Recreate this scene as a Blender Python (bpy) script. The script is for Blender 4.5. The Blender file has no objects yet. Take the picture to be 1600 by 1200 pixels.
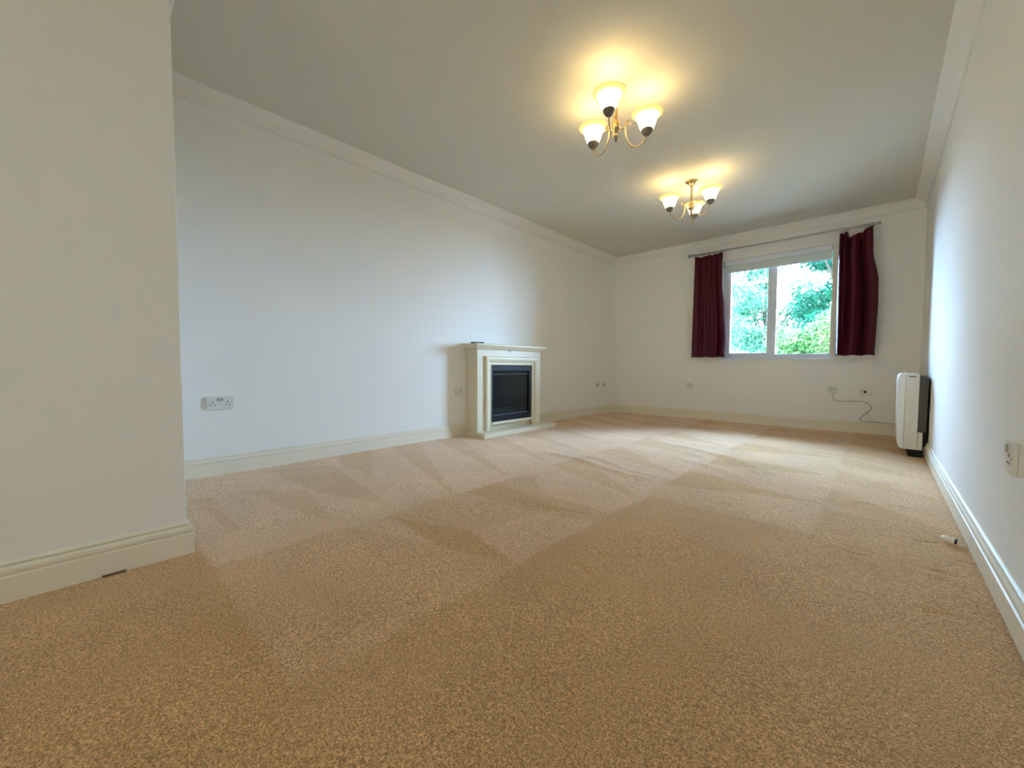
import bpy, bmesh, math, random
import numpy as np
from mathutils import Vector, Matrix
random.seed(7)
rng = np.random.default_rng(7)
C = bpy.context.scene.collection
SC = bpy.context.scene

# ------------------------------------------------------------ camera
F, YAW, PIT, ROL, CH = 623.53, 0.7456, -0.0428, 0.0039, 0.7032
XL, XR, YF, H = -3.1394, 0.2914, 5.7843, 2.4        # left / right wall, far wall, ceiling
XN, YN, YB = -1.901, 0.256, -2.4                    # near partition face, its end, back wall
cy, sy = math.cos(YAW), math.sin(YAW)
fwd = Vector((-sy*math.cos(PIT), cy*math.cos(PIT), math.sin(PIT)))
rgt = Vector((cy, sy, 0)); upv = rgt.cross(fwd)
r2 = rgt*math.cos(ROL)+upv*math.sin(ROL); u2 = -rgt*math.sin(ROL)+upv*math.cos(ROL)
cam_d = bpy.data.cameras.new('camera'); cam = bpy.data.objects.new('camera', cam_d); C.objects.link(cam)
m = Matrix.Identity(4)
for i in range(3):
    m[i][0] = r2[i]; m[i][1] = u2[i]; m[i][2] = -fwd[i]
m.translation = Vector((0, 0, CH))
cam.matrix_world = m
cam_d.sensor_fit = 'HORIZONTAL'; cam_d.sensor_width = 36.0; cam_d.lens = F/1600*36
cam_d.clip_start = 0.02; cam_d.clip_end = 500
SC.camera = cam

# ------------------------------------------------------------ world, sun, exposure
SC.view_settings.view_transform = 'Standard'; SC.view_settings.look = 'None'
SC.view_settings.gamma = 1.0; SC.view_settings.use_curve_mapping = False
SC.view_settings.exposure = 0.45
SC.cycles.use_denoising = True
SC.cycles.max_bounces = 12; SC.cycles.diffuse_bounces = 8; SC.cycles.transparent_max_bounces = 16
SC.cycles.sample_clamp_indirect = 6.0
SC.cycles.caustics_reflective = False; SC.cycles.caustics_refractive = False
W = bpy.data.worlds.new('sky'); SC.world = W; W.use_nodes = True
bg = W.node_tree.nodes['Background']
bg.inputs[1].default_value = 1.0
_N = W.node_tree.nodes; _L = W.node_tree.links             # cool sky away from the sun, dimmer warm sky on the sun's side, tuned as fill
_tc = _N.new('ShaderNodeTexCoord'); _sx = _N.new('ShaderNodeSeparateXYZ'); _L.new(_tc.outputs['Generated'], _sx.inputs[0])
_mr = _N.new('ShaderNodeMapRange'); _mr.inputs[1].default_value = -.4; _mr.inputs[2].default_value = .3; _L.new(_sx.outputs[1], _mr.inputs[0])
_mx = _N.new('ShaderNodeMix'); _mx.data_type = 'RGBA'; _mx.clamp_result = False; _L.new(_mr.outputs[0], _mx.inputs[0])
_mx.inputs[6].default_value = (3.4, 3.15, 2.5, 1); _mx.inputs[7].default_value = (36, 56, 85, 1)
_L.new(_mx.outputs[2], bg.inputs[0])
sun_d = bpy.data.lights.new('sun', 'SUN'); sun = bpy.data.objects.new('sun', sun_d); C.objects.link(sun)
sun_d.energy = 8.0; sun_d.angle = math.radians(0.6); sun_d.color = (1.0, 0.97, 0.90)
sun.rotation_euler = (math.radians(38), math.radians(-12), 0)
sun.location = (0, -5, 20)
LAMP_W = .26                                         # each bulb of the two ceiling lamps
por_d = bpy.data.lights.new('window_portal', 'AREA'); por = bpy.data.objects.new('window_portal', por_d); C.objects.link(por)
por_d.shape = 'RECTANGLE'; por_d.size = 1.25; por_d.size_y = 1.35; por.location = (-1.0, YF+.25, 1.455)
por.rotation_euler = (math.radians(-90), 0, 0); por_d.cycles.is_portal = True
BX0, BX1, BZ1 = -1.45, -.05, 2.05                        # unseen glazed door added behind the camera as a second daylight source
pb_d = bpy.data.lights.new('added_door_portal', 'AREA'); pb = bpy.data.objects.new('added_door_portal', pb_d); C.objects.link(pb)
pb_d.shape = 'RECTANGLE'; pb_d.size = BX1-BX0; pb_d.size_y = BZ1; pb.location = ((BX0+BX1)/2, YB-.23, BZ1/2)
pb.rotation_euler = (math.radians(90), 0, 0); pb_d.cycles.is_portal = True

# ------------------------------------------------------------ helpers
def link(name, me, mat, parent=None):
    o = bpy.data.objects.new(name, me); C.objects.link(o)
    if mat is not None and not me.materials: me.materials.append(mat)
    if parent is not None: o.parent = parent
    return o
def obj(name, bm, mat, parent=None, smooth=False):
    bmesh.ops.recalc_face_normals(bm, faces=bm.faces[:])
    me = bpy.data.meshes.new(name); bm.to_mesh(me); bm.free()
    if smooth:
        for p in me.polygons: p.use_smooth = True
        try: me.set_sharp_from_angle(angle=math.radians(40))
        except Exception: pass
    return link(name, me, mat, parent)
def tag(o, label, cat, group=None, kind=None):
    o['label'] = label; o['category'] = cat
    if group: o['group'] = group
    if kind: o['kind'] = kind
    return o
def thing(name, label, cat, loc=(0, 0, 0), rz=0, group=None):
    o = bpy.data.objects.new(name, None); C.objects.link(o); o.location = loc; o.rotation_euler = (0, 0, rz)
    o.empty_display_size = .05
    return tag(o, label, cat, group)
def struct(name, bm, mat, smooth=False):
    o = obj(name, bm, mat, None, smooth); o['kind'] = 'structure'; return o
def BM(): return bmesh.new()
def box(bm, a, b, bev=0.0, seg=2):
    t = bmesh.new(); bmesh.ops.create_cube(t, size=1)
    for v in t.verts:
        v.co = Vector([(a[i]+b[i])/2+v.co[i]*(b[i]-a[i]) for i in range(3)])
    if bev: bmesh.ops.bevel(t, geom=t.edges[:], offset=bev, segments=seg, affect='EDGES', profile=.6)
    merge(bm, t); return bm
def merge(bm, t):
    me = bpy.data.meshes.new('tmp'); t.to_mesh(me); t.free(); bm.from_mesh(me); bpy.data.meshes.remove(me)
def lathe(bm, prof, n=32, center=(0, 0, 0), cap=True):
    rings = []
    for r, z in prof:
        rings.append([bm.verts.new((center[0]+r*math.cos(2*math.pi*k/n), center[1]+r*math.sin(2*math.pi*k/n), center[2]+z)) for k in range(n)])
    for a, b in zip(rings, rings[1:]):
        for k in range(n): bm.faces.new((a[k], a[(k+1) % n], b[(k+1) % n], b[k]))
    if cap:
        bm.faces.new(rings[0][::-1]); bm.faces.new(rings[-1])
    return bm
def tube(bm, pts, r, n=10, cap=True):
    P = [Vector(p) for p in pts]; rings = []; up = None
    for i, p in enumerate(P):
        d = ((P[i+1]-p) if i == 0 else (p-P[i-1]) if i == len(P)-1 else (P[i+1]-P[i-1])).normalized()
        if up is None: up = d.orthogonal().normalized()
        up = (up-d*up.dot(d)).normalized(); s = d.cross(up)
        rr = r[i] if isinstance(r, (list, tuple)) else r
        rings.append([bm.verts.new(p+(up*math.cos(2*math.pi*k/n)+s*math.sin(2*math.pi*k/n))*rr) for k in range(n)])
    for a, b in zip(rings, rings[1:]):
        for k in range(n): bm.faces.new((a[k], a[(k+1) % n], b[(k+1) % n], b[k]))
    if cap: bm.faces.new(rings[0][::-1]); bm.faces.new(rings[-1])
    return bm
def smooth_path(pts, n=8):
    P = [Vector(p) for p in pts]; out = []
    for i in range(len(P)-1):
        p0 = P[max(i-1, 0)]; p1 = P[i]; p2 = P[i+1]; p3 = P[min(i+2, len(P)-1)]
        for k in range(n):
            t = k/n
            out.append(.5*((2*p1)+(p2-p0)*t+(2*p0-5*p1+4*p2-p3)*t*t+(3*p1-p0-3*p2+p3)*t**3))
    out.append(P[-1]); return out
def prism(bm, poly, path0, path1, ox, oz=Vector((0, 0, 1)), m0=0, m1=0):
    """extrude 2D profile (d along ox, z) from path0 to path1; m0/m1 mitre (shift along the run per d)"""
    a = Vector(path0); b = Vector(path1); run = (b-a).normalized(); ox = Vector(ox)
    A = [bm.verts.new(a+ox*d+oz*z+run*(d*m0)) for d, z in poly]
    B = [bm.verts.new(b+ox*d+oz*z+run*(d*m1)) for d, z in poly]
    n = len(poly)
    for i in range(n): bm.faces.new((A[i], A[(i+1) % n], B[(i+1) % n], B[i]))
    bm.faces.new(A[::-1]); bm.faces.new(B); return bm
def copy_tree(o, parent=None):
    c = o.copy(); C.objects.link(c); c.parent = parent
    if parent is not None: c.matrix_parent_inverse = o.matrix_parent_inverse.copy()
    for ch in [x for x in bpy.data.objects if x.parent == o]: copy_tree(ch, c)
    return c

# ------------------------------------------------------------ materials
def mat(name, col, rough=.5, metal=0, spec=.5, bump=None, noise=None, **kw):
    M = bpy.data.materials.new(name); M.use_nodes = True; nt = M.node_tree; N = nt.nodes; L = nt.links
    b = N['Principled BSDF']; b.inputs['Base Color'].default_value = (*col, 1)
    b.inputs['Roughness'].default_value = rough; b.inputs['Metallic'].default_value = metal
    b.inputs['Specular IOR Level'].default_value = spec
    for k, v in kw.items(): b.inputs[k].default_value = v
    tc = N.new('ShaderNodeTexCoord')
    if noise:
        sc, amt = noise
        n = N.new('ShaderNodeTexNoise'); n.inputs['Scale'].default_value = sc; n.inputs['Detail'].default_value = 4
        L.new(tc.outputs['Object'], n.inputs['Vector'])
        mx = N.new('ShaderNodeMix'); mx.data_type = 'RGBA'
        mx.inputs[6].default_value = (*[c*(1-amt) for c in col], 1); mx.inputs[7].default_value = (*[min(1, c*(1+amt)) for c in col], 1)
        L.new(n.outputs['Fac'], mx.inputs[0]); L.new(mx.outputs[2], b.inputs['Base Color'])
    if bump:
        sc, st, di = bump
        n = N.new('ShaderNodeTexNoise'); n.inputs['Scale'].default_value = sc; n.inputs['Detail'].default_value = 3
        L.new(tc.outputs['Object'], n.inputs['Vector'])
        bp_ = N.new('ShaderNodeBump'); bp_.inputs['Strength'].default_value = st; bp_.inputs['Distance'].default_value = di
        L.new(n.outputs['Fac'], bp_.inputs['Height']); L.new(bp_.outputs['Normal'], b.inputs['Normal'])
    return M
WALL = mat('wall_paint', (.86, .862, .842), .75, spec=.25, bump=(260, .12, .002), noise=(3, .012))
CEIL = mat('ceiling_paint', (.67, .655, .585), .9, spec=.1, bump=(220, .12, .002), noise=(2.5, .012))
COVE = mat('coving_paint', (.82, .815, .775), .7, spec=.3, bump=(120, .05, .001))
SKIRT = mat('skirting_gloss', (.81, .76, .635), .35, spec=.5, noise=(6, .02))
UPVC = mat('white_plastic_blue_cast', (.76, .82, .90), .3, noise=(5, .01))  # blue daylight cast tinted into the colour of the white plastic
PLATE = mat('white_socket_plastic', (.74, .73, .70), .3, noise=(30, .01))
PLATEG = mat('grey_switch_plastic', (.40, .40, .38), .4, noise=(30, .02))
DARK = mat('dark_hole', (.015, .015, .015), .6, noise=(30, .1))
STONE = mat('cream_stone', (.73, .66, .50), .5, noise=(14, .03), bump=(60, .05, .001))
BLACK = mat('black_metal', (.006, .006, .006), .55, spec=.25, noise=(20, .1))
BGLASS = mat('smoked_glass', (.006, .010, .013), .08, noise=(4, .1))
BRASS = mat('antique_brass', (.50, .37, .20), .28, metal=1, noise=(40, .08))
BRONZE = mat('dark_bronze', (.20, .16, .13), .5, metal=.6, noise=(50, .1))
STEEL = mat('brushed_steel', (.42, .43, .45), .25, metal=1, noise=(60, .06))
CABLE = mat('grey_cable', (.45, .44, .42), .5, noise=(30, .05))
HEAT = mat('heater_cream', (.72, .70, .63), .4, noise=(10, .01))
HEATW = mat('heater_front', (.78, .79, .78), .35, noise=(10, .01))
HGREY = mat('heater_dark_panel', (.075, .068, .06), .6, noise=(20, .05))
BARK = mat('bark', (.10, .085, .06), .9, noise=(8, .3), bump=(14, .5, .03))
WOOD = mat('raw_brown_wood', (.22, .11, .06), .8, noise=(20, .3))
BLIND = mat('blind_fabric', (.70, .78, .76), .8, noise=(30, .03))

def curtain_mat():
    M = mat('red_curtain_cloth', (.068, .003, .012), .5, spec=.25, bump=(420, .18, .001), noise=(18, .10))
    b = M.node_tree.nodes['Principled BSDF']
    b.inputs['Sheen Weight'].default_value = .08; b.inputs['Sheen Roughness'].default_value = .4
    b.inputs['Sheen Tint'].default_value = (.8, .35, .5, 1)
    return M
CURT = curtain_mat()

def leaf_mat(name, c1, c2):
    M = bpy.data.materials.new(name); M.use_nodes = True; nt = M.node_tree; N = nt.nodes; L = nt.links
    b = N['Principled BSDF']; b.inputs['Roughness'].default_value = .6; b.inputs['Specular IOR Level'].default_value = .15
    out = N['Material Output']
    gi = N.new('ShaderNodeNewGeometry'); r = N.new('ShaderNodeValToRGB')
    r.color_ramp.elements[0].color = (*c1, 1); r.color_ramp.elements[1].color = (*c2, 1)
    L.new(gi.outputs['Random Per Island'], r.inputs[0]); L.new(r.outputs[0], b.inputs['Base Color'])
    t = N.new('ShaderNodeBsdfTranslucent'); L.new(r.outputs[0], t.inputs[0])
    mx = N.new('ShaderNodeMixShader'); mx.inputs[0].default_value = .35
    L.new(b.outputs[0], mx.inputs[1]); L.new(t.outputs[0], mx.inputs[2]); L.new(mx.outputs[0], out.inputs[0])
    return M
LEAF_A = leaf_mat('leaves_blue_green', (.0008, .045, .026), (.010, .15, .085))
LEAF_B = leaf_mat('leaves_light', (.0005, .07, .038), (.17, .38, .24))
LEAF_C = leaf_mat('leaves_yellow_green', (.001, .06, .014), (.22, .42, .14))

def translucent_add(M, w, col):
    nt = M.node_tree; N = nt.nodes; L = nt.links; b = N['Principled BSDF']; out = N['Material Output']
    t = N.new('ShaderNodeBsdfTranslucent'); t.inputs[0].default_value = (*col, 1)
    mx = N.new('ShaderNodeMixShader'); mx.inputs[0].default_value = w
    L.new(b.outputs[0], mx.inputs[1]); L.new(t.outputs[0], mx.inputs[2]); L.new(mx.outputs[0], out.inputs[0])
translucent_add(BLIND, .035, (.7, .85, .82))
def glass_mat():
    M = bpy.data.materials.new('window_glass'); M.use_nodes = True; nt = M.node_tree; N = nt.nodes; L = nt.links
    N.remove(N['Principled BSDF']); out = N['Material Output']
    t = N.new('ShaderNodeBsdfTransparent'); t.inputs[0].default_value = (.95, .98, .97, 1)
    g = N.new('ShaderNodeBsdfGlossy'); g.inputs['Roughness'].default_value = .02
    f = N.new('ShaderNodeFresnel'); f.inputs[0].default_value = 1.45
    mx = N.new('ShaderNodeMixShader'); L.new(f.outputs[0], mx.inputs[0]); L.new(t.outputs[0], mx.inputs[1]); L.new(g.outputs[0], mx.inputs[2])
    L.new(mx.outputs[0], out.inputs[0]); return M
GLASS = glass_mat()

def shade_mat():
    # frosted glass bell, lit by its bulb: the bowl near the bulb glows white, the thin flared rim amber
    M = bpy.data.materials.new('frosted_shade_glass'); M.use_nodes = True; nt = M.node_tree; N = nt.nodes; L = nt.links
    b = N['Principled BSDF']; out = N['Material Output']
    b.inputs['Base Color'].default_value = (.92, .82, .48, 1); b.inputs['Roughness'].default_value = .3
    tc = N.new('ShaderNodeTexCoord'); sx = N.new('ShaderNodeSeparateXYZ'); L.new(tc.outputs['Object'], sx.inputs[0])
    mr = N.new('ShaderNodeMapRange'); mr.inputs[1].default_value = .062; mr.inputs[2].default_value = .100
    mr.inputs[3].default_value = 1; mr.inputs[4].default_value = 0; mr.interpolation_type = 'SMOOTHSTEP'
    L.new(sx.outputs[2], mr.inputs[0])
    r = N.new('ShaderNodeValToRGB'); r.color_ramp.elements[0].color = (1.0, .80, .34, 1); r.color_ramp.elements[1].color = (1, .93, .72, 1)
    L.new(mr.outputs[0], r.inputs[0])
    ms = N.new('ShaderNodeMapRange'); ms.inputs[3].default_value = .22; ms.inputs[4].default_value = 5
    L.new(mr.outputs[0], ms.inputs[0])
    e = N.new('ShaderNodeEmission'); L.new(r.outputs[0], e.inputs[0]); L.new(ms.outputs[0], e.inputs[1])
    t = N.new('ShaderNodeBsdfTranslucent'); t.inputs[0].default_value = (1, .86, .46, 1)
    m1 = N.new('ShaderNodeMixShader'); m1.inputs[0].default_value = .35
    L.new(b.outputs[0], m1.inputs[1]); L.new(t.outputs[0], m1.inputs[2])
    a = N.new('ShaderNodeAddShader'); L.new(m1.outputs[0], a.inputs[0]); L.new(e.outputs[0], a.inputs[1])
    L.new(a.outputs[0], out.inputs[0]); return M
SHADE = shade_mat()
def emit_mat(name, col, s):
    M = bpy.data.materials.new(name); M.use_nodes = True; b = M.node_tree.nodes['Principled BSDF']
    b.inputs['Base Color'].default_value = (*col, 1); b.inputs['Emission Color'].default_value = (*col, 1); b.inputs['Emission Strength'].default_value = s
    return M
BULB = emit_mat('lit_bulb', (1, .86, .55), 8)

def carpet_mat():
    M = bpy.data.materials.new('beige_carpet'); M.use_nodes = True; nt = M.node_tree; N = nt.nodes; L = nt.links
    b = N['Principled BSDF']; b.inputs['Roughness'].default_value = .95; b.inputs['Specular IOR Level'].default_value = .12
    b.inputs['Sheen Weight'].default_value = .24; b.inputs['Sheen Roughness'].default_value = .35
    tc = N.new('ShaderNodeTexCoord')
    def noise(sc, det=3, rough=.6, vec=None):
        n = N.new('ShaderNodeTexNoise'); n.inputs['Scale'].default_value = sc; n.inputs['Detail'].default_value = det
        n.inputs['Roughness'].default_value = rough; L.new(vec or tc.outputs['Object'], n.inputs['Vector']); return n.outputs['Fac']
    def ramp(src, a, c, p0, p1):
        r = N.new('ShaderNodeValToRGB'); r.color_ramp.elements[0].position = p0; r.color_ramp.elements[1].position = p1
        r.color_ramp.elements[0].color = (*a, 1); r.color_ramp.elements[1].color = (*c, 1); L.new(src, r.inputs[0]); return r.outputs[0]
    def mix(f, a, c, mode='MIX'):
        x = N.new('ShaderNodeMix'); x.data_type = 'RGBA'; x.blend_type = mode
        if isinstance(f, (int, float)): x.inputs[0].default_value = f
        else: L.new(f, x.inputs[0])
        L.new(a, x.inputs[6]); L.new(c, x.inputs[7]); return x.outputs[2]
    at = N.new('ShaderNodeAttribute'); at.attribute_name = 'nap'
    base = ramp(at.outputs['Fac'], (.60, .345, .110), (.92, .67, .50), 0.0, 1.0)
    blot = ramp(noise(2.2, 4), (.93, .93, .93), (1.06, 1.06, 1.06), .35, .65)
    fib = ramp(noise(260, 2, .7), (.52, .48, .42), (1.38, 1.38, 1.38), .36, .66)
    tuft = ramp(noise(110, 3, .65), (.80, .78, .74), (1.18, 1.18, 1.18), .34, .66)
    c1 = mix(1.0, base, blot, 'MULTIPLY'); c2 = mix(1.0, c1, tuft, 'MULTIPLY'); c3 = mix(1.0, c2, fib, 'MULTIPLY')
    L.new(c3, b.inputs['Base Color'])
    b1 = N.new('ShaderNodeBump'); b1.inputs['Strength'].default_value = .7; b1.inputs['Distance'].default_value = .006
    L.new(noise(190, 3, .7), b1.inputs['Height'])
    b2 = N.new('ShaderNodeBump'); b2.inputs['Strength'].default_value = .35; b2.inputs['Distance'].default_value = .012
    L.new(noise(40, 2), b2.inputs['Height']); L.new(b1.outputs['Normal'], b2.inputs['Normal']); L.new(b2.outputs['Normal'], b.inputs['Normal'])
    return M
CARPET = carpet_mat()

# ------------------------------------------------------------ floor (carpet with nap marks and ripples)
def build_floor():
    step = .012
    nx = int((XR-XL)/step)+1; ny = int((YF-YB)/step)+1
    xs = np.linspace(XL, XR, nx); ys = np.linspace(YB, YF, ny)
    X, Y = np.meshgrid(xs, ys); X = X.ravel(); Y = Y.ravel()
    # small wander so pass edges are not ruler straight
    wob = .012*np.sin(Y*5.1+1)+.008*np.sin(Y*11.7)
    nap = np.full(X.shape, .50)
    def inpoly(poly):
        ins = np.zeros(X.shape, bool); n = len(poly)
        for i in range(n):
            x1, y1 = poly[i]; x2, y2 = poly[(i+1) % n]
            c = ((y1 > Y) != (y2 > Y)) & (X < (x2-x1)*(Y-y1)/(y2-y1+1e-9)+x1); ins ^= c
        return ins
    s1 = X+wob < -1.70; s2 = (~s1) & (X+wob < -.93); s3 = ~(s1 | s2)
    nap[s1 & (Y > .25)] = .72; nap[s2] = .46; nap[s3] = .30
    nap[Y < .3] = .26
    # vacuum passes: wedges leaning across each strip
    def wedges(sel, x0, w, per, ph, lo, hi, y0, flip=1):
        t = ((Y+flip*(X-x0)*.32)/per+ph) % 1; ext = (X-x0)/w
        wedge = t < (1-np.clip(ext, 0, 1))*.62
        s = sel & (Y > y0); nap[s & wedge] = lo; nap[s & ~wedge] = hi
    wedges(s1, XL, 1.44, .47, .1, .50, .74, 1.25)
    wedges(s2, -1.70, .77, .62, .35, .42, .66, 1.72)
    wedges(s3 & (X < -.2), -.93, .73, .70, .6, .26, .50, 2.1, -1)
    wedges(s3 & (X >= -.2), -.2, .49, .55, .2, .28, .42, 2.5, 1)
    D = [((-3.03, .82), (-2.84, 1.20), (-1.785, 1.05), (-2.27, .887)), ((-2.67, .36), (-2.64, .46), (-1.98, .447), (-2.01, .42)),
         ((-2.6, .62), (-2.38, .86), (-1.80, .76), (-2.2, .66)), ((-1.675, .973), (-1.234, .939), (-.924, 1.031), (-1.274, 1.127)),
         ((-1.70, 1.45), (-1.70, 1.72), (-1.2, 1.62), (-.95, 1.66), (-1.25, 1.5))]
    for p in D: nap[inpoly(p)] -= .20
    Lp = [((-1.274, 1.127), (-.924, 1.031), (-.93, 1.60), (-1.2, 1.46)), ((-1.70, .80), (-1.70, .97), (-1.234, .939))]
    for p in Lp: nap[inpoly(p)] += .16
    N2 = nap.reshape(ny, nx)
    for _ in range(1):
        N2[1:-1, 1:-1] = (N2[1:-1, 1:-1]*2+N2[:-2, 1:-1]+N2[2:, 1:-1]+N2[1:-1, :-2]+N2[1:-1, 2:])/6
    nap = N2.ravel()
    Z = .0015*np.sin(X*3.1+Y*2.3)+.0012*np.sin(X*7.3-Y*4.1)-.001
    def ridge(pts, w, h):
        P = [np.array(p) for p in pts]; best = np.full(X.shape, 9.); tt = np.zeros(X.shape); n = len(P)-1
        for i in range(n):
            a, b = P[i], P[i+1]; d = b-a; L2 = d@d
            t = np.clip(((X-a[0])*d[0]+(Y-a[1])*d[1])/L2, 0, 1)
            q = np.hypot(X-a[0]-t*d[0], Y-a[1]-t*d[1]); k = q < best; best[k] = q[k]; tt[k] = ((i+t)/n)[k]
        return h*np.exp(-(best/w)**2)*np.clip(np.sin(np.pi*np.clip(tt, .03, .97))*1.6, 0, 1)
    R = [([(-2.15, 2.62), (-1.645, 2.556), (-1.168, 2.398), (-1.03, 2.41)], .045, .013), ([(-1.75, 2.70), (-1.52, 2.67), (-1.24, 2.50), (-.99, 2.50)], .04, .011),
         ([(-1.6, 3.72), (-1.12, 3.574), (-.84, 3.414), (-.55, 3.136)], .05, .013), ([(-1.2, 3.2), (-.8, 3.0), (-.5, 2.75)], .05, .008),
         ([(-.60, 1.636), (-.519, 1.65)], .012, -.006), ([(-.10, 2.0), (-.015, 1.989)], .012, -.009), ([(-.09, 2.05), (0, 2.04)], .012, -.008),
         ([(.107, 2.303), (.198, 2.34)], .012, -.007), ([(.10, 1.66), (.196, 1.666)], .013, -.008), 
         ([(.214, 2.176), (.275, 2.161)], .010, -.007), ([(.132, 2.015), (.218, 2.0)], .014, -.008), ([(.13, 1.97), (.2, 1.96)], .016, .006),
         ([(-.569, 2.609), (-.474, 2.569)], .014, -.008), ([(-.588, 2.258), (-.514, 2.223)], .012, -.007), ([(.06, 2.803), (.137, 2.8)], .014, -.007),
         ([(-.586, 3.151), (-.486, 3.046)], .016, -.009), ([(-.66, 3.11), (-.55, 3.0)], .014, -.008), ([(.0, 3.3), (.1, 3.32)], .014, -.007),
         ([(-.75, 1.30), (-.62, 1.36)], .02, -.005), ([(-.80, 1.18), (-.70, 1.15)], .02, -.005), ([(-.1, 2.75), (.02, 2.78)], .02, .006), ([(-.5, 4.2), (.05, 4.15)], .05, .008)]
    for r in R: Z += ridge(*r)
    Z -= .002*np.exp(-((XR-.016-X)/.02)**2)+.005*np.exp(-((YF-.02-Y)/.02)**2)
    Z = np.minimum(Z, .016)
    me = bpy.data.meshes.new('floor'); nv = len(X); me.vertices.add(nv)
    me.vertices.foreach_set('co', np.stack([X, Y, Z], 1).ravel())
    ii = (np.arange(ny-1)[:, None]*nx+np.arange(nx-1)[None]).ravel()
    q = np.stack([ii, ii+1, ii+nx+1, ii+nx], 1); nf = len(q)
    me.loops.add(nf*4); me.polygons.add(nf)
    me.loops.foreach_set('vertex_index', q.ravel().astype(np.int32))
    me.polygons.foreach_set('loop_start', np.arange(0, nf*4, 4, dtype=np.int32))
    me.polygons.foreach_set('use_smooth', np.ones(nf, bool))
    me.update(calc_edges=True)
    a = me.attributes.new('nap', 'FLOAT', 'POINT'); a.data.foreach_set('value', nap.astype(np.float32))
    o = link('floor', me, CARPET); o['kind'] = 'structure'
build_floor()

# ------------------------------------------------------------ room shell
T = .22
WX0, WX1, WZ0, WZ1 = -1.572, -.436, .812, 2.102
struct('ceiling', box(BM(), (XL-T, YB-T, H), (XR+T, YF+T, H+.12)), CEIL)
struct('wall_left', box(BM(), (XL-T, YN-.3, -.05), (XL, YF+T, H)), WALL)
struct('wall_right', box(BM(), (XR, YB-T, -.05), (XR+T, YF+T, H)), WALL)
bm = BM(); box(bm, (XN, YB-T, -.05), (BX0, YB, H)); box(bm, (BX1, YB-T, -.05), (XR, YB, H)); box(bm, (BX0, YB-T, BZ1), (BX1, YB, H)); box(bm, (BX0, YB-T, -.05), (BX1, YB, -.005))
struct('wall_back', bm, WALL)
dr = bpy.data.objects.new('added_door', None); C.objects.link(dr); dr['kind'] = 'structure'  # invented opening, lets fill daylight into the near part of the room
bm = BM(); xm = (BX0+BX1)/2
for x in (BX0, xm-.04, BX1-.08): box(bm, (x, YB-.12, 0), (x+.08, YB-.06, BZ1), .004)
box(bm, (BX0+.08, YB-.118, 0), (BX1-.08, YB-.062, .12), .004); box(bm, (BX0+.08, YB-.118, BZ1-.09), (BX1-.08, YB-.062, BZ1), .004)
obj('added_door_frame', bm, UPVC, dr)
obj('pane', box(BM(), (BX0+.08, YB-.093, .12), (xm-.04, YB-.087, BZ1-.09)), GLASS, dr); obj('pane', box(BM(), (xm+.04, YB-.093, .12), (BX1-.08, YB-.087, BZ1-.09)), GLASS, dr)
for x in (xm-.05, xm+.05): obj('added_door_handle', box(BM(), (x-.012, YB-.06, .98), (x+.012, YB-.03, 1.12), .006), STEEL, dr)
struct('wall_near_left', box(BM(), (XL, YB-T, -.05), (XN, YN, H), .004, 2), WALL)
def far_wall():
    bm = BM()
    xs = [XL, WX0, WX1, XR]; zs = [-.05, WZ0, WZ1, H]; V = {}
    def v(i, j, k):
        if (i, j, k) not in V: V[i, j, k] = bm.verts.new((xs[i], YF if k == 0 else YF+T, zs[j]))
        return V[i, j, k]
    for i in range(3):
        for j in range(3):
            if i == 1 and j == 1: continue
            for k in (0, 1): bm.faces.new([v(i, j, k), v(i+1, j, k), v(i+1, j+1, k), v(i, j+1, k)])
    for a, b in (((1, 1), (2, 1)), ((2, 1), (2, 2)), ((2, 2), (1, 2)), ((1, 2), (1, 1))):
        bm.faces.new([v(*a, 0), v(*b, 0), v(*b, 1), v(*a, 1)])
    return bm
struct('wall_far', far_wall(), WALL)

# skirting profile (d out from the wall, z)
SK = [(0, -.02), (.019, -.02), (.019, .072), (.0185, .075), (.0135, .077), (.0165, .083), (.0175, .090), (.0165, .097), (.0120, .1030), (.0050, .1045), (.0050, .1085), (.0100, .1095), (.0085, .113), (.003, .118), (0, .119)]
FX0, FX1 = 2.70, 3.71                               # fireplace body along the left wall
def skirt(name, a, b, ox, m0=0, m1=0):
    o = struct(name, prism(BM(), SK, a, b, ox, m0=m0, m1=m1), SKIRT); return o
skirt('baseboard_left', (XL, YN, 0), (XL, FX0, 0), (1, 0, 0))
skirt('baseboard_left_far', (XL, FX1, 0), (XL, YF, 0), (1, 0, 0), 0, -1)
skirt('baseboard_far', (XL, YF, 0), (XR, YF, 0), (0, -1, 0), 1, -1)
SKR = [(0, -.02), (.003, -.02), (.003, .0065)]+[(.019, .0065)]+SK[2:]      # stands a little clear of the carpet
struct('baseboard_right', prism(BM(), SKR, (XR, YF, 0), (XR, YB, 0), (-1, 0, 0), m0=1, m1=-1), SKIRT)
skirt('baseboard_back', (XR, YB, 0), (BX1, YB, 0), (0, 1, 0), 1, 0); skirt('baseboard_back_left', (BX0, YB, 0), (XN, YB, 0), (0, 1, 0), 0, -1)
skirt('baseboard_near_left', (XN, YB, 0), (XN, YN, 0), (1, 0, 0), 1, 1)
skirt('baseboard_near_left_return', (XN, YN, 0), (XL+.02, YN, 0), (0, 1, 0), -1, 0)

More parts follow.
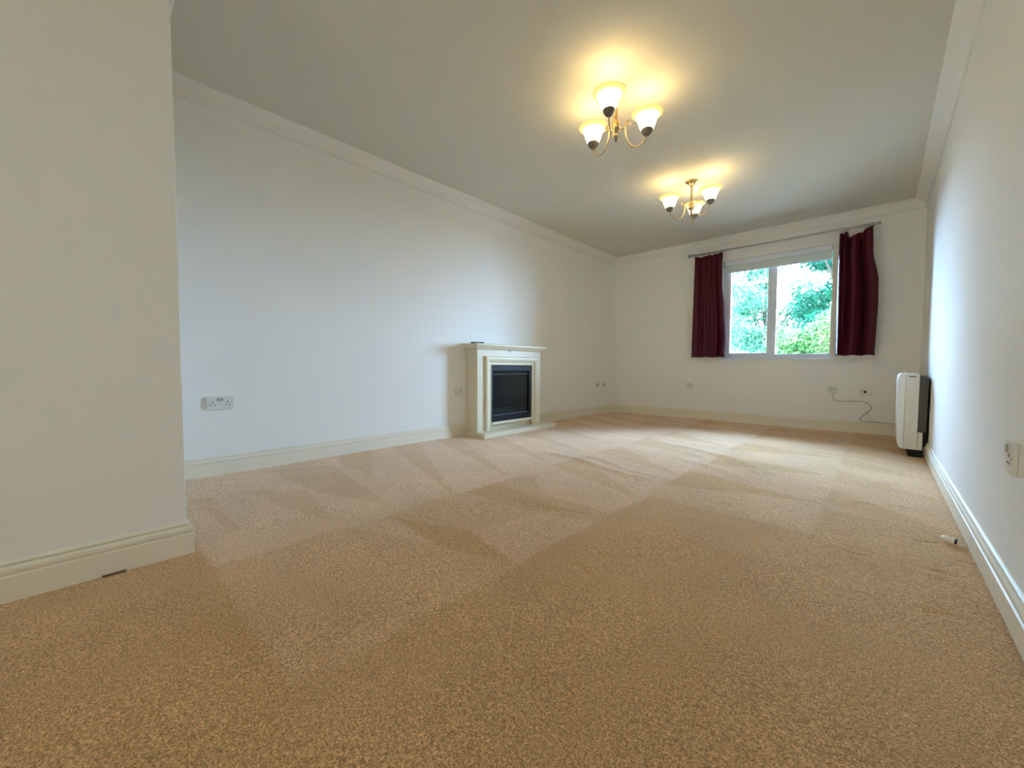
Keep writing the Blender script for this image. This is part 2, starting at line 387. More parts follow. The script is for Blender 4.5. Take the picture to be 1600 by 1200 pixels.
# coving profile
cd, cz = .092, .086
CV = [(0, -cz-.005), (.011, -cz-.005), (.011, -cz+.001)]
for k in range(9):
    a = math.radians(90*k/8)
    CV.append((cd-.006-(cd-.016)*math.cos(a), -.010-(cz-.014)*(1-math.sin(a))))
CV += [(cd-.004, -.008), (cd, -.006), (cd, 0), (0, 0)]
def cove(n, a, b, ox, m0, m1): struct('trim_%d' % n, prism(BM(), CV, a, b, ox, m0=m0, m1=m1), COVE, True)
cove(1, (XL, YN, H), (XL, YF, H), (1, 0, 0), 1, -1)
cove(2, (XL, YF, H), (XR, YF, H), (0, -1, 0), 1, -1)
cove(3, (XR, YF, H), (XR, YB, H), (-1, 0, 0), 1, -1)
cove(4, (XR, YB, H), (XN, YB, H), (0, 1, 0), 1, -1)
cove(5, (XN, YB, H), (XN, YN, H), (1, 0, 0), 1, 1)
cove(6, (XN, YN, H), (XL, YN, H), (0, 1, 0), -1, -1)

# ------------------------------------------------------------ window
FY = YF+.105                                        # inner face of the frame
win = bpy.data.objects.new('window_1', None); C.objects.link(win); win.location = (WX0, YF, WZ0); win['kind'] = 'structure'
def wpart(name, bm, mt, par=win, sm=False):
    for v in bm.verts: v.co -= Vector((WX0, YF, WZ0))
    return obj(name, bm, mt, par, sm)
fx0, fx1, fz0, fz1 = WX0, WX1+.034, WZ0+.004, WZ1
bm = BM()
box(bm, (fx0, FY, fz0), (fx0+.045, FY+.07, fz1), .004); box(bm, (WX1-.008, FY, fz0), (fx1, FY+.07, fz1), .003)
box(bm, (fx0+.04, FY, fz0), (fx1-.03, FY+.07, fz0+.05), .004); box(bm, (fx0+.04, FY, fz1-.055), (fx1-.03, FY+.07, fz1), .004)
box(bm, (-1.043, FY, fz0+.045), (-.985, FY+.07, fz1-.05), .004)
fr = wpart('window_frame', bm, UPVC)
bm = BM(); sx0, sx1, sz0, sz1 = fx0+.040, -1.030, fz0+.040, fz1-.045; sw = .045
for a, b in (((sx0, sz0), (sx0+sw, sz1)), ((sx1-sw+.005, sz0), (sx1, sz1)), ((sx0+sw-.004, sz0), (sx1-sw+.01, sz0+.042)), ((sx0+sw-.004, sz1-.042), (sx1-sw+.01, sz1))):
    box(bm, (a[0], FY-.018, a[1]), (b[0], FY+.045, b[1]), .005)
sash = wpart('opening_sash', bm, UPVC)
wpart('pane', box(BM(), (sx0+sw-.006, FY+.018, sz0+.036), (sx1-sw+.012, FY+.024, sz1-.036)), GLASS, win)
wpart('pane', box(BM(), (-.990, FY+.030, fz0+.045), (WX1-.003, FY+.036, fz1-.05)), GLASS, win)
bm = BM(); box(bm, (-.990, FY-.004, fz0+.045), (WX1-.004, FY+.012, fz0+.060), .003); box(bm, (-.990, FY-.004, fz0+.045), (-.975, FY+.012, fz1-.05), .003)
box(bm, (-.990, FY-.004, fz1-.066), (WX1-.004, FY+.012, fz1-.05), .003)
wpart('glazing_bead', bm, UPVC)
bm = BM(); box(bm, (-1.062, FY-.030, 1.385), (-1.036, FY-.016, 1.455), .004)
tube(bm, smooth_path([(-1.048, FY-.028, 1.425), (-1.050, FY-.055, 1.424), (-1.075, FY-.060, 1.412), (-1.155, FY-.060, 1.372)], 5), [.009]*12+[.007]*4, 10)
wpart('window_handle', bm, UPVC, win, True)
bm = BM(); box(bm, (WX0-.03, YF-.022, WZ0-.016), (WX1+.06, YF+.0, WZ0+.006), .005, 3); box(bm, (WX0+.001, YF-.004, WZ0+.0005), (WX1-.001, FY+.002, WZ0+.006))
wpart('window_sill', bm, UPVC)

bl = thing('roller_blind', 'white roller blind rolled almost fully up at the top of the window recess', 'blind', (WX0, YF+.06, WZ1))
def bpart(name, bm, mt, sm=False):
    for v in bm.verts: v.co -= Vector(bl.location)
    return obj(name, bm, mt, bl, sm)
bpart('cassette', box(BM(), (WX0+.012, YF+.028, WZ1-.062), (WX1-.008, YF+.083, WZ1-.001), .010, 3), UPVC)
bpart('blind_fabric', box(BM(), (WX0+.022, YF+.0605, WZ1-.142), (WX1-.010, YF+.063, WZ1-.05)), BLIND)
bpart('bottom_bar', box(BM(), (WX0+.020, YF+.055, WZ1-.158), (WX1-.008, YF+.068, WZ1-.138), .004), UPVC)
bpart('end_bracket', box(BM(), (WX0+.001, YF+.022, WZ1-.066), (WX0+.0125, YF+.088, WZ1-.0005), .002), PLATEG)
bpart('end_bracket', box(BM(), (WX1-.0085, YF+.022, WZ1-.066), (WX1-.001, YF+.088, WZ1-.0005), .002), PLATEG)

# ------------------------------------------------------------ curtain pole
PY, PZ = YF-.095, 2.217
pole = thing('curtain_pole', 'slim steel curtain pole with one ball finial above the window', 'curtain pole', (-1.0, PY, PZ))
def ppart(name, bm, mt=STEEL, par=pole):
    for v in bm.verts: v.co -= Vector(pole.location)
    return obj(name, bm, mt, par, True)
ppart('rod', tube(BM(), [(-1.945, PY, PZ), (-1.48, PY, PZ)], .012, 16))
ppart('rod', tube(BM(), [(-1.481, PY, PZ), (-.43, PY, PZ)], .0095, 16))
ppart('rod', tube(BM(), [(-.431, PY, PZ), (-.045, PY, PZ)], .012, 16))
bm = BM(); bmesh.ops.create_uvsphere(bm, u_segments=20, v_segments=12, radius=.024)
for v in bm.verts: v.co += Vector((-1.966, PY, PZ))
tube(bm, [(-1.949, PY, PZ), (-1.938, PY, PZ)], .016, 16)
ppart('finial', bm)
for bx in (-1.915, -.115):
    bm = BM(); tube(bm, [(bx, PY, PZ), (bx, YF-.012, PZ)], .006, 10); tube(bm, [(bx, YF-.013, PZ), (bx, YF, PZ)], .015, 18); tube(bm, [(bx-.008, PY, PZ), (bx+.008, PY, PZ)], .016, 16)
    ppart('bracket', bm)

def ring_at(x, drop=0):
    bm = BM(); pts = [(x+.003*math.sin(a), PY+.0165*math.cos(a), PZ-.004+.0165*math.sin(a)) for a in [2*math.pi*k/16 for k in range(17)]]
    tube(bm, pts, .0018, 6); tube(bm, [(x, PY, PZ-.020), (x, PY, PZ-.034-drop)], .0016, 6)
    ppart('ring', bm)
for x in (-1.875, -1.80, -1.72, -1.64, -1.575): ring_at(x)
for x, d in ((-.355, .018), (-.30, .015), (-.175, .02), (-.12, 0)): ring_at(x, d)

# ------------------------------------------------------------ curtains
def interp(v, pts):
    for (a, x), (b, y) in zip(pts, pts[1:]):
        if v <= b: 
            t = (v-a)/(b-a); t = t*t*(3-2*t)*.5+t*.5
            return x+(y-x)*t
    return pts[-1][1]
def curtain(name, label, left, right, top, zbot, folds, loc):
    nu, nv = 150, 70; bm = BM(); G = []
    for j in range(nv+1):
        v = j/nv; row = []
        for i in range(nu+1):
            u = i/nu
            zt = interp(u, top); z = zt+(zbot-zt)*v
            uz = max(0, min(1, (2.2-z)/(2.2-zbot)))
            x0 = interp(uz, left); x1 = interp(uz, right)
            y = 0; dx = 0
            for (c, w, amp, drift, grow) in folds:
                cc = c+drift*v
                y += -amp*(grow[0]+(grow[1]-grow[0])*v)*math.exp(-((u-cc)/w)**2)
            y += .0025*math.sin(u*60+v*3)*(1-v)**4+.004*math.sin(v*7+u*9)
            x = x0+(x1-x0)*u+dx
            row.append(bm.verts.new((x-loc[0], PY+y+.004-loc[1], z-loc[2]+.003*math.sin(u*17)*v)))
        G.append(row)
    for j in range(nv):
        for i in range(nu): bm.faces.new((G[j][i], G[j][i+1], G[j+1][i+1], G[j+1][i]))
    th = thing(name, label, 'curtain', loc)
    o = obj('curtain_panel', bm, CURT, th, False)
    for p in o.data.polygons: p.use_smooth = True
    s = o.modifiers.new('thick', 'SOLIDIFY'); s.thickness = .004; s.offset = 0
    # heading tape: gathered strip behind the top edge
    bm = BM(); A = []; B = []
    for i in range(61):
        u = i/60; z = interp(u, top); x0 = interp(0, left); x1 = interp(0, right); x = x0+(x1-x0)*u
        y = PY+.012+.004*math.sin(u*60)
        A.append(bm.verts.new((x-loc[0], y-loc[1], z-.004-loc[2]))); B.append(bm.verts.new((x-loc[0], y-loc[1], z-.07-loc[2])))
    for i in range(60): bm.faces.new((A[i], A[i+1], B[i+1], B[i]))
    t = obj('heading_tape', bm, CURT, th); s = t.modifiers.new('thick', 'SOLIDIFY'); s.thickness = .002
    return th
# folds: (centre u, width, amplitude, drift over the drop, (amp at top, amp at hem))
curtain('curtain', 'dark red curtain hanging in even pleats on the left side of the window',
        [(0, -1.892), (.4, -1.898), (1, -1.908)], [(0, -1.553), (.30, -1.545), (.55, -1.505), (.85, -1.478), (1, -1.492)],
        [(0, 2.188), (.12, 2.182), (.25, 2.176), (.4, 2.180), (.5, 2.188), (.62, 2.180), (.8, 2.190), (1, 2.194)], .842,
        [(.10, .10, .035, 0, (.7, 1)), (.36, .07, .036, .03, (.7, 1.1)), (.56, .06, .030, .02, (.8, 1)), (.72, .055, .03, .0, (.6, 1.1)), (.93, .08, .055, -.01, (.5, 1.3)), (.24, .06, -.02, .0, (.5, 1)), (.83, .04, -.03, .0, (.5, 1.2))],
        (-1.72, PY, .842))
curtain('curtain', 'dark red curtain with an unhooked sagging heading on the right side of the window',
        [(0, -.375), (.35, -.380), (.6, -.378), (1, -.378)], [(0, -.106), (.2, -.098), (.42, -.048), (.6, -.044), (1, -.056)],
        [(0, 2.168), (.10, 2.170), (.24, 2.178), (.29, 2.122), (.34, 2.118), (.5, 2.132), (.62, 2.158), (.66, 2.150), (.85, 2.182), (1, 2.192)], .843,
        [(.04, .05, .045, .04, (.8, 1.3)), (.20, .045, .045, -.02, (1.3, .6)), (.30, .06, -.045, -.10, (1.3, .9)), (.44, .12, .050, -.04, (.7, 1.3)), (.66, .05, -.060, .02, (1.0, 1.5)), (.86, .12, .050, .0, (.9, 1.1))],
        (-.21, PY, .843))

# ------------------------------------------------------------ fireplace
fp = thing('fireplace', 'cream stone fireplace surround with black electric fire against the long left wall', 'fireplace', (XL, (FX0+FX1)/2, 0))
def fpart(name, bm, mt=STONE, par=None, sm=False):
    for v in bm.verts: v.co -= Vector(fp.location)
    return obj(name, bm, mt, par or fp, sm)
XF = -2.966; O0, O1, OZ = 2.885, 3.550, .722; HT = .045
fpart('hearth', box(BM(), (XL+.001, 2.655, -.004), (-2.812, 3.815, HT), .008, 3))
bm = BM()
box(bm, (XL+.001, FX0, HT), (XF, O0, .885), .003); box(bm, (XL+.001, O1, HT), (XF, FX1, .885), .003)
box(bm, (XL+.001, O0-.004, OZ), (XF, O1+.004, .885), .003); box(bm, (XL+.001, O0-.004, HT), (-3.00, O1+.004, .118), .003)
fpart('surround', bm)
# bolection moulding round the opening, on the face of the surround
def mould():
    bm = BM(); prof = [(0, 0), (0, .012), (.012, .022), (.030, .024), (.050, .018), (.062, .006), (.075, .004), (.082, .008), (.090, .008), (.090, 0)]
    y0, y1, z1 = 2.798, 3.637, .815; n = len(prof)
    def ring(fy, fz):
        return [bm.verts.new((XF+h, fy(d), fz(d))) for d, h in prof]
    R = [ring(lambda d: y0+d, lambda d: HT), ring(lambda d: y0+d, lambda d: z1-d), ring(lambda d: y1-d, lambda d: z1-d), ring(lambda d: y1-d, lambda d: HT)]
    for a, b in zip(R, R[1:]):
        for i in range(n-1): bm.faces.new((a[i], a[i+1], b[i+1], b[i]))
        bm.faces.new((a[n-1], a[0], b[0], b[n-1]))
    bm.faces.new(R[0][::-1]); bm.faces.new(R[3])
    return bm
fpart('moulding', mould())
bm = BM()
MP = [(0, .884), (-2.945-XL, .884), (-2.940-XL, .892), (-2.928-XL, .900), (-2.924-XL, .910), (-2.912-XL, .912), (-2.906-XL, .918), (-2.905-XL, .930), (-2.910-XL, .937), (0, .937)]
yS = [FX0-.02, FX0-.025, FX0-.037, FX0-.041, FX0-.052, FX0-.054]
def mantel():
    bm = BM(); n = len(MP); off = [.024, .024, .029, .040, .044, .054, .058, .059, .056, .056]
    A = [bm.verts.new((XL+.001+d, FX0-o, z)) for (d, z), o in zip(MP, off)]; B = [bm.verts.new((XL+.001+d, FX1+o, z)) for (d, z), o in zip(MP, off)]
    for i in range(n): bm.faces.new((A[i], A[(i+1) % n], B[(i+1) % n], B[i]))
    bm.faces.new(A[::-1]); bm.faces.new(B); return bm
fpart('mantel_shelf', mantel())
fpart('trim_bar', box(BM(), (-3.00, O0+.015, .098), (-2.952, O1-.012, .124), .003))
# electric fire
bm = BM(); ia, ib, iz0, iz1 = O0+.012, O1-.012, .122, OZ-.006
xi = XF-.004
box(bm, (xi-.03, ia, iz0), (xi, ia+.03, iz1), .002); box(bm, (xi-.03, ib-.03, iz0), (xi, ib, iz1), .002)
box(bm, (xi-.03, ia+.028, iz1-.055), (xi, ib-.028, iz1), .002); box(bm, (xi-.03, ia+.028, iz0), (xi, ib-.028, iz0+.055), .002)
fire = fpart('fire_frame', bm, BLACK)
fpart('fire_glass', box(BM(), (xi-.05, ia+.02, iz0+.05), (xi-.018, ib-.02, iz1-.05)), BGLASS)
fpart('fire_hood', box(BM(), (xi-.02, ia+.032, iz1-.10), (xi-.006, ib-.032, iz1-.085), .002), BLACK)
fpart('fire_ledge', box(BM(), (xi-.02, ia+.032, iz0+.062), (xi+.002, ib-.032, iz0+.072), .002), mat('fire_ledge_metal', (.02, .022, .03), .35, metal=.3, noise=(20, .05)))
for k in range(3): fpart('fire_bar', tube(BM(), [(xi-.014, ia+.035, iz0+.09+.022*k), (xi-.014, ib-.035, iz0+.09+.022*k)], .003, 8), BLACK)
fpart('sensor', box(BM(), (XF, 3.17, .862), (XF+.006, 3.20, .884), .002), PLATEG)
o = thing('remote_control', 'slim black remote control lying on the left end of the cream mantel shelf', 'remote control', (-3.045, 2.775, .937), math.radians(-28))
obj('body', box(BM(), (-.020, -.068, 0), (.020, .065, .019), .005, 3), BLACK, o)
bm = BM()
for r in range(5):
    for c in (-1, 0, 1): box(bm, (c*.010-.003, -.052+r*.020, .0185), (c*.010+.003, -.042+r*.020, .0205), .0008, 1)
obj('buttons', bm, PLATEG, o)

# ------------------------------------------------------------ sockets (local frame: x right, z up, +y into the wall; front faces -y)
def plate(o, w=.086, h=.086, d=.010):
    obj('face_plate', box(BM(), (-w/2, -d, -h/2), (w/2, 0, h/2), .003, 2), PLATE, o)
def hole(o, x, z, w, h, d=.010): obj('pin_hole', box(BM(), (x-w/2, -d-.0008, z-h/2), (x+w/2, -d+.002, z+h/2)), DARK, o)
def screw(o, x, z, d=.010): obj('screw', tube(BM(), [(x, -d-.001, z), (x, -d+.001, z)], .0035, 12), STEEL, o)
def gang(o, cx, sx, d=.010):
    hole(o, cx, .006, .005, .009, d); hole(o, cx-.011, -.013, .008, .005, d); hole(o, cx+.011, -.013, .008, .005, d)
    obj('switch', box(BM(), (sx-.006, -d-.004, .012), (sx+.006, -d+.001, .032), .002), PLATEG, o)
def sock(label, loc, rz, kind, d=.010, w=.086, group=None):
    o = thing('wall_socket', label, 'socket', loc, rz, group)
    plate(o, w, .086, d)
    if kind == 'double':
        gang(o, -.040, -.010, d); gang(o, .040, .010, d); screw(o, -.062, .0, d); screw(o, .062, .0, d)
    elif kind == 'single':
        gang(o, 0, .024, d); screw(o, -.030, 0, d); screw(o, .034, 0, d)
    elif kind == 'blank':
        screw(o, -.030, 0, d); screw(o, .030, 0, d)
        obj('inset', box(BM(), (-.024, -d-.0015, -.012), (.024, -d+.001, .012), .001, 1), PLATEG, o)
    elif kind == 'phone':
        obj('outlet', box(BM(), (-.012, -d-.001, -.010), (.006, -d+.002, .014), .001, 1), DARK, o); screw(o, -.030, 0, d); screw(o, .030, 0, d)
    elif kind == 'aerial':
        bm = BM(); lathe(bm, [(.013, 0), (.013, .004), (.007, .005)], 20)
        bmesh.ops.rotate(bm, verts=bm.verts[:], matrix=Matrix.Rotation(math.radians(90), 3, 'X'))
        for v in bm.verts: v.co += Vector((.002, -d, .0))
        obj('outlet', bm, BLACK, o); obj('outlet', box(BM(), (-.028, -d-.001, -.005), (-.014, -d+.002, .007), .001, 1), PLATEG, o)
    elif kind == 'spur':
        obj('switch', box(BM(), (-.030, -d-.003, .002), (-.006, -d+.001, .020), .002), PLATEG, o)
        obj('fuse_holder', box(BM(), (.004, -d-.002, .000), (.030, -d+.001, .020), .002), PLATEG, o)
        obj('cord_grip', box(BM(), (-.004, -d-.006, -.046), (.018, -.002, -.030), .002), PLATE, o)
    return o
LR = math.radians(90)                                # on the left wall, front faces +x
sock('white double plug socket on the left wall nearest the projecting partition', (XL, .610, .464), LR, 'double', w=.146, d=.012)
sock('white single plug socket just left of the cream fireplace', (XL, 2.598, .452), LR, 'single')
sock('white blank outlet plate, left one of the pair near the far left corner', (XL, 5.300, .435), LR, 'blank')
sock('white phone outlet plate with dark port, nearest the far left corner', (XL, 5.500, .434), LR, 'phone')
sock('white single plug socket on the far wall below the left curtain', (-1.963, YF, .447), 0, 'single')
sp = sock('white fused outlet on the far wall with a grey cord leaving it', (-.397, YF, .461), 0, 'spur')
sock('white aerial outlet with dark round port, on the far wall nearest the heater', (-.120, YF, .447), 0, 'aerial')
sr = thing('wall_socket', 'white surface-mounted plug socket on the right wall at the picture edge', 'socket', (XR, 1.648, .470), math.radians(-90))
obj('back_box', box(BM(), (-.043, -.028, -.043), (.043, 0, .043), .003, 2), PLATE, sr)
obj('face_plate', box(BM(), (-.043, -.037, -.043), (.043, -.028, .043), .003, 2), PLATE, sr)
gang(sr, 0, -.024, .037)
obj('screw', tube(BM(), [(.030, -.038, .0), (.030, -.036, .0)], .004, 12), STEEL, sr)

# cord from the fused outlet to the heater
o = thing('power_cord', 'thin grey cord looping down the far wall from outlet to heater', 'cord', (-.37, YF-.008, .415))
pts = [(-.392, YF-.008, .418), (-.385, YF-.007, .36), (-.355, YF-.006, .335), (-.29, YF-.006, .335), (-.19, YF-.006, .341), (-.12, YF-.006, .337), (-.075, YF-.007, .305), (-.062, YF-.007, .272), (-.095, YF-.008, .225), (-.140, YF-.010, .172), (-.152, YF-.014, .145), (-.125, YF-.016, .126), (-.02, YF-.014, .124), (.07, YF-.016, .124), (.14, YF-.05, .122), (.17, YF-.20, .13), (.20, YF-.50, .14), (.215, YF-.66, .16)]
P = [Vector(p)-o.location for p in smooth_path(pts, 8)]
obj('cord', tube(BM(), P, .0042, 8), CABLE, o, True)
P = [Vector(p)-o.location for p in smooth_path([(-.100, YF-.004, .222), (-.075, YF-.004, .180), (-.045, YF-.006, .142), (.02, YF-.010, .127), (.12, YF-.013, .123)], 6)]
obj('cord', tube(BM(), P, .0022, 6), CABLE, o, True)

# cable end on the carpet
o = thing('cable_end', 'short pale cable with metal plug end on the carpet by the right skirting', 'cable', (.225, 2.355, .004))
bm = BM(); ax = Vector((.055, -.012, -.006)); prof = [(.003, 0), (.008, .004), (.0115, .013), (.0125, .024), (.0125, .036), (.010, .041)]
d = ax.normalized(); p0 = Vector((-.026, .006, .014))
tube(bm, [p0+d*z for r, z in prof], [r for r, z in prof], 14)
obj('plug', bm, mat('pale_metal', (.88, .86, .76), .3, metal=.1, noise=(60, .05)), o, True)
bm = BM(); tube(bm, [p0+d*.040, p0+d*.047], .0100, 14); obj('plug_socket', bm, DARK, o)
bm = BM(); tube(bm, smooth_path([p0, p0+Vector((-.016, .008, -.006)), p0+Vector((-.006, .022, -.010)), p0+Vector((.03, .022, -.006)), p0+Vector((.058, .006, -.004)), Vector((.047, -.006, .010))], 6), .0022, 8)
obj('wire', bm, STONE, o, True)

# exposed gripper strip under the near skirting
o = tag(obj('carpet_gripper', box(BM(), (XN+.0195, .030, .0), (XN+.031, .088, .0045), .001, 1), WOOD), 'short brown wooden gripper strip showing at the foot of the near skirting', 'carpet gripper')

# ------------------------------------------------------------ storage heater
HY0, HY1 = 4.480, 5.08
ht = thing('storage_heater', 'tall white and grey storage heater standing against the right wall', 'heater', (.2, HY0, 0))
def hpart(name, bm, mt, sm=False):
    for v in bm.verts: v.co -= Vector(ht.location)
    return obj(name, bm, mt, ht, sm)
def yprism(poly, y0, y1, bev=0):
    bm = BM(); A = [bm.verts.new((x, y0, z)) for x, z in poly]; B = [bm.verts.new((x, y1, z)) for x, z in poly]; n = len(poly)
    for i in range(n): bm.faces.new((A[i], A[(i+1) % n], B[(i+1) % n], B[i]))
    fa = bm.faces.new(A[::-1]); fb = bm.faces.new(B)
    if bev: bmesh.ops.bevel(bm, geom=list(fa.edges)+list(fb.edges), offset=bev, segments=2, affect='EDGES')
    return bm
# front shell, rounded at the top, runs the whole length
hpart('front_cover', yprism([(.140, .060), (.124, .068), (.114, .10), (.108, .30), (.105, .60), (.108, .632), (.117, .654), (.130, .664), (.146, .664), (.150, .655), (.150, .060)], HY0+.002, HY1, .003), HEATW, False)
hpart('side_panel', yprism([(.152, .058), (.150, .640), (.156, .657), (.228, .652), (.228, .058)], HY0, HY1, .003), HEAT)
hpart('top_grille', yprism([(.140, .658), (.160, .668), (.215, .664), (.228, .654), (.228, .648), (.140, .648)], HY0+.012, HY1, .002), HEATW)
hpart('side_slot', box(BM(), (.166, HY0-.0015, .636), (.208, HY0+.002, .643)), DARK)
hpart('rear_panel', yprism([(.229, .205), (.229, .646), (.262, .644), (.276, .636), (.280, .620), (.276, .205)], HY0+.004, HY1-.01, .002), HGREY)
hpart('lower_block', yprism([(.229, .058), (.229, .200), (.258, .200), (.258, .058)], HY0+.001, HY1, .002), HEAT)
hpart('wall_bracket', yprism([(.259, .085), (.259, .204), (.282, .204), (.282, .125), (.274, .085)], HY0+.02, HY1-.02), BLACK)
for y in (HY0+.006, HY1-.075):
    hpart('foot', yprism([(.165, .058), (.178, .012), (.182, .0), (.262, .0), (.262, .058)], y, y+.06, .002), BLACK)

# ------------------------------------------------------------ chandeliers
ZC = 2.152-H                                         # centre of the cups below the ceiling
def make_chandelier(label, loc, rz, group):
    t = thing('ceiling_lamp', label, 'ceiling lamp', loc, rz, group)
    obj('ceiling_rose', lathe(BM(), [(.052, 0), (.053, -.006), (.046, -.012), (.030, -.020), (.018, -.034), (.012, -.052), (.010, -.060)], 32), BRASS, t, True)
    obj('stem', lathe(BM(), [(.0085, -.050), (.0085, -.200)], 16), BRASS, t, True)
    obj('hub', lathe(BM(), [(.010, -.192), (.020, -.196), (.024, -.202), (.024, -.232), (.028, -.236), (.028, -.242), (.020, -.252), (.012, -.260), (.007, -.268), (.007, -.276), (.013, -.281), (.015, -.286), (.011, -.291), (.005, -.295)], 28), BRASS, t, True)
    obj('finial', lathe(BM(), [(.004, -.294), (.005, -.297), (.009, -.301), (.010, -.305), (.007, -.310), (.003, -.314), (.0025, -.322), (.001, -.326)], 20), BRONZE, t, True)
    for k in range(3):
        a = 2*math.pi*k/3; ca, sa = math.cos(a), math.sin(a)
        def P(r, z, s=0): return (r*ca-s*sa, r*sa+s*ca, z)
        bm = BM()
        U = [(.052, -.212), (.056, -.240), (.061, -.275), (.075, -.314), (.102, -.338), (.134, -.340), (.165, -.320), (.187, -.290), (.194, -.262)]
        tube(bm, smooth_path([P(r, z) for r, z in U], 6), .0042, 10)
        S = [(.022, -.240), (.040, -.236), (.054, -.228)]
        tube(bm, smooth_path([P(r, z) for r, z in S], 4), .0036, 8)
        bmesh.ops.create_uvsphere(bm, u_segments=10, v_segments=8, radius=.0065, matrix=Matrix.Translation(P(.045, -.233)))
        sp_ = []
        for i in range(30):
            q = i/29; ang = math.radians(180-q*560); rr = .021*(1-q*.78); sp_.append(P(.073+rr*math.cos(ang), -.205+rr*math.sin(ang)))
        tube(bm, [P(.052, -.213)]+sp_, [.0030]*1+[.0030-.0016*i/29 for i in range(30)], 8)
        arm = obj('arm', bm, BRASS, t, True)
        cup = lathe(BM(), [(.006, -.026), (.016, -.022), (.027, -.010), (.0335, .004), (.035, .012), (.032, .015), (.004, .015)], 28)
        c = obj('cup', cup, BRONZE, arm, True); c.location = P(.194, ZC)
        ou = [(.030, .010), (.038, .018), (.046, .034), (.0515, .052), (.0565, .068), (.064, .083), (.075, .096), (.085, .104), (.091, .107)]
        inn = [(r-.0035, z+.001) for r, z in ou[::-1]]
        sh = lathe(BM(), ou+[(.092, .109)]+inn, 40, cap=False)
        s = obj('lamp_shade', sh, SHADE, t, True); s.location = P(.194, ZC)
        b = obj('bulb', lathe(BM(), [(.008, .012), (.012, .020), (.016, .035), (.018, .050), (.015, .062), (.009, .072), (.002, .080)], 16), BULB, s, True)
        ld = bpy.data.lights.new('bulb_light', 'POINT'); ld.energy = LAMP_W; ld.color = (1, .75, .38); ld.shadow_soft_size = .02
        l = bpy.data.objects.new('bulb_light', ld); C.objects.link(l); l.parent = s; l.location = (0, 0, .092)
    return t
c1 = make_chandelier('brass three-arm ceiling lamp with frosted bell shades, the larger nearer one', (-1.237, 2.269, H), math.radians(46.4), 'brass three-arm ceiling lamps')
c2 = copy_tree(c1); c2.location = (-1.3215, 3.838, H); c2.rotation_euler = (0, 0, math.radians(100.6))
c2['label'] = 'brass three-arm ceiling lamp with frosted bell shades, the farther one nearer the window'

# ------------------------------------------------------------ outside
ground_bm = BM(); bmesh.ops.create_grid(ground_bm, x_segments=4, y_segments=4, size=30, matrix=Matrix.Translation((-1, 37, -.6)))
struct('bounce_ground', ground_bm, mat('pale_bounce_ground', (.42, .43, .42), .9, noise=(3, .1)))  # unseen ground, made pale to bounce daylight up to the ceiling
def leaves(centers, radii, n, size, seed):
    r = np.random.default_rng(seed); k = len(centers)
    w = np.array([a[0]*a[2] for a in radii]); idx = r.choice(k, n, p=w/w.sum())
    Cn = np.array(centers)[idx]; Rd = np.array(radii)[idx]
    d = r.normal(size=(n, 3)); d /= np.linalg.norm(d, axis=1)[:, None]
    p = Cn+d*Rd*(r.uniform(.35, 1, (n, 1))**.5)*(1+.12*r.normal(size=(n, 1)))
    nrm = d+r.normal(size=(n, 3))*.7+np.array([0, -.3, .4]); nrm /= np.linalg.norm(nrm, axis=1)[:, None]
    t = np.cross(nrm, r.normal(size=(n, 3))); t /= np.linalg.norm(t, axis=1)[:, None]; b = np.cross(nrm, t)
    L_ = size*r.uniform(.6, 1.3, (n, 1)); Wd = L_*.38
    V = np.stack([p-t*L_, p+b*Wd+nrm*L_*.12, p+t*L_, p-b*Wd+nrm*L_*.12], 1).reshape(-1, 3)
    me = bpy.data.meshes.new('foliage'); me.vertices.add(len(V)); me.vertices.foreach_set('co', V.ravel())
    me.loops.add(n*4); me.polygons.add(n); me.loops.foreach_set('vertex_index', np.arange(n*4, dtype=np.int32))
    me.polygons.foreach_set('loop_start', np.arange(0, n*4, 4, dtype=np.int32)); me.update(calc_edges=True); return me
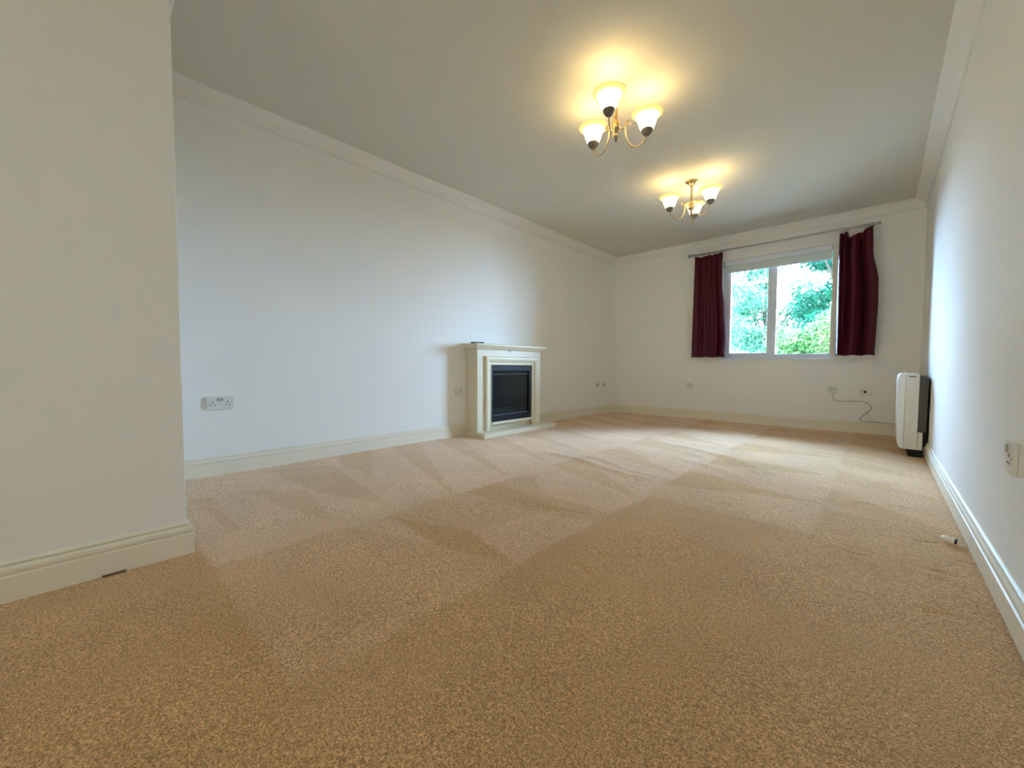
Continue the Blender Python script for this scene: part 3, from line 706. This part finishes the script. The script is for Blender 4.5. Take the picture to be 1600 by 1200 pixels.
def tree(name, label, cat, x, y, z0, hgt, crown, n, size, mt, seed, trunk=.12, low=.3):
    r = random.Random(seed); t = thing(name, label, cat, (x, y, z0))
    cs, rs = [], []; bm = BM()
    tube(bm, smooth_path([(0, 0, -.05), (.04, .02, hgt*.3), (-.03, 0, hgt*.6), (.02, 0, hgt*.85)], 5), [trunk*(1-.7*i/15) for i in range(16)], 10)
    for k in range(22):
        a = r.uniform(0, 6.28); zz = hgt*r.uniform(low, 1); q = crown*r.uniform(.15, .85)*(1-.45*max(0, zz/hgt-.6))
        c = (q*math.cos(a), q*math.sin(a), zz); s = crown*r.uniform(.28, .45); cs.append(c); rs.append((s, s, s*.75))
        tube(bm, smooth_path([(0, 0, max(.1, zz*.55)), (c[0]*.5, c[1]*.5, zz*.8), c], 3), [trunk*.35*(1-.8*i/6) for i in range(7)], 6)
    obj('trunk', bm, BARK, t, True)
    link('foliage', leaves(cs, rs, n, size, seed), mt, t)
tree('tree', 'blue-green leafy tree seen through the upper right of the window', 'tree', -.7, 13.6, -.6, 5.2, 1.6, 30000, .065, LEAF_A, 3)
tree('tree', 'pale sunlit tree seen through the left window pane', 'tree', -4.6, 14.2, -.6, 5.0, 1.5, 24000, .06, LEAF_B, 5)
tree('tree', 'tall thin-leaved tree behind the middle of the window view', 'tree', -3.4, 18.5, -.6, 6.4, 1.9, 24000, .07, LEAF_B, 9)
tree('shrub', 'yellow-green bush at the bottom right of the window view', 'shrub', -1.15, 10.0, -.6, 2.2, .9, 20000, .042, LEAF_C, 11, .04, .2)
tree('shrub', 'pale green bush at the bottom left of the window view', 'shrub', -3.15, 10.3, -.6, 1.9, .9, 18000, .042, LEAF_B, 13, .04, .2)
tree('shrub', 'green bush further right outside the window', 'shrub', .9, 11.2, -.6, 2.6, .9, 6000, .06, LEAF_C, 15, .04, .2)
for o_ in bpy.data.objects:                          # repeats of one kind share a group
    if o_.parent is None and 'category' in o_:
        g_ = {'socket': 'wall sockets and outlets', 'curtain': 'red curtains at the window', 'tree': 'trees outside the window', 'shrub': 'shrubs outside the window'}.get(o_['category'])
        if g_: o_['group'] = g_
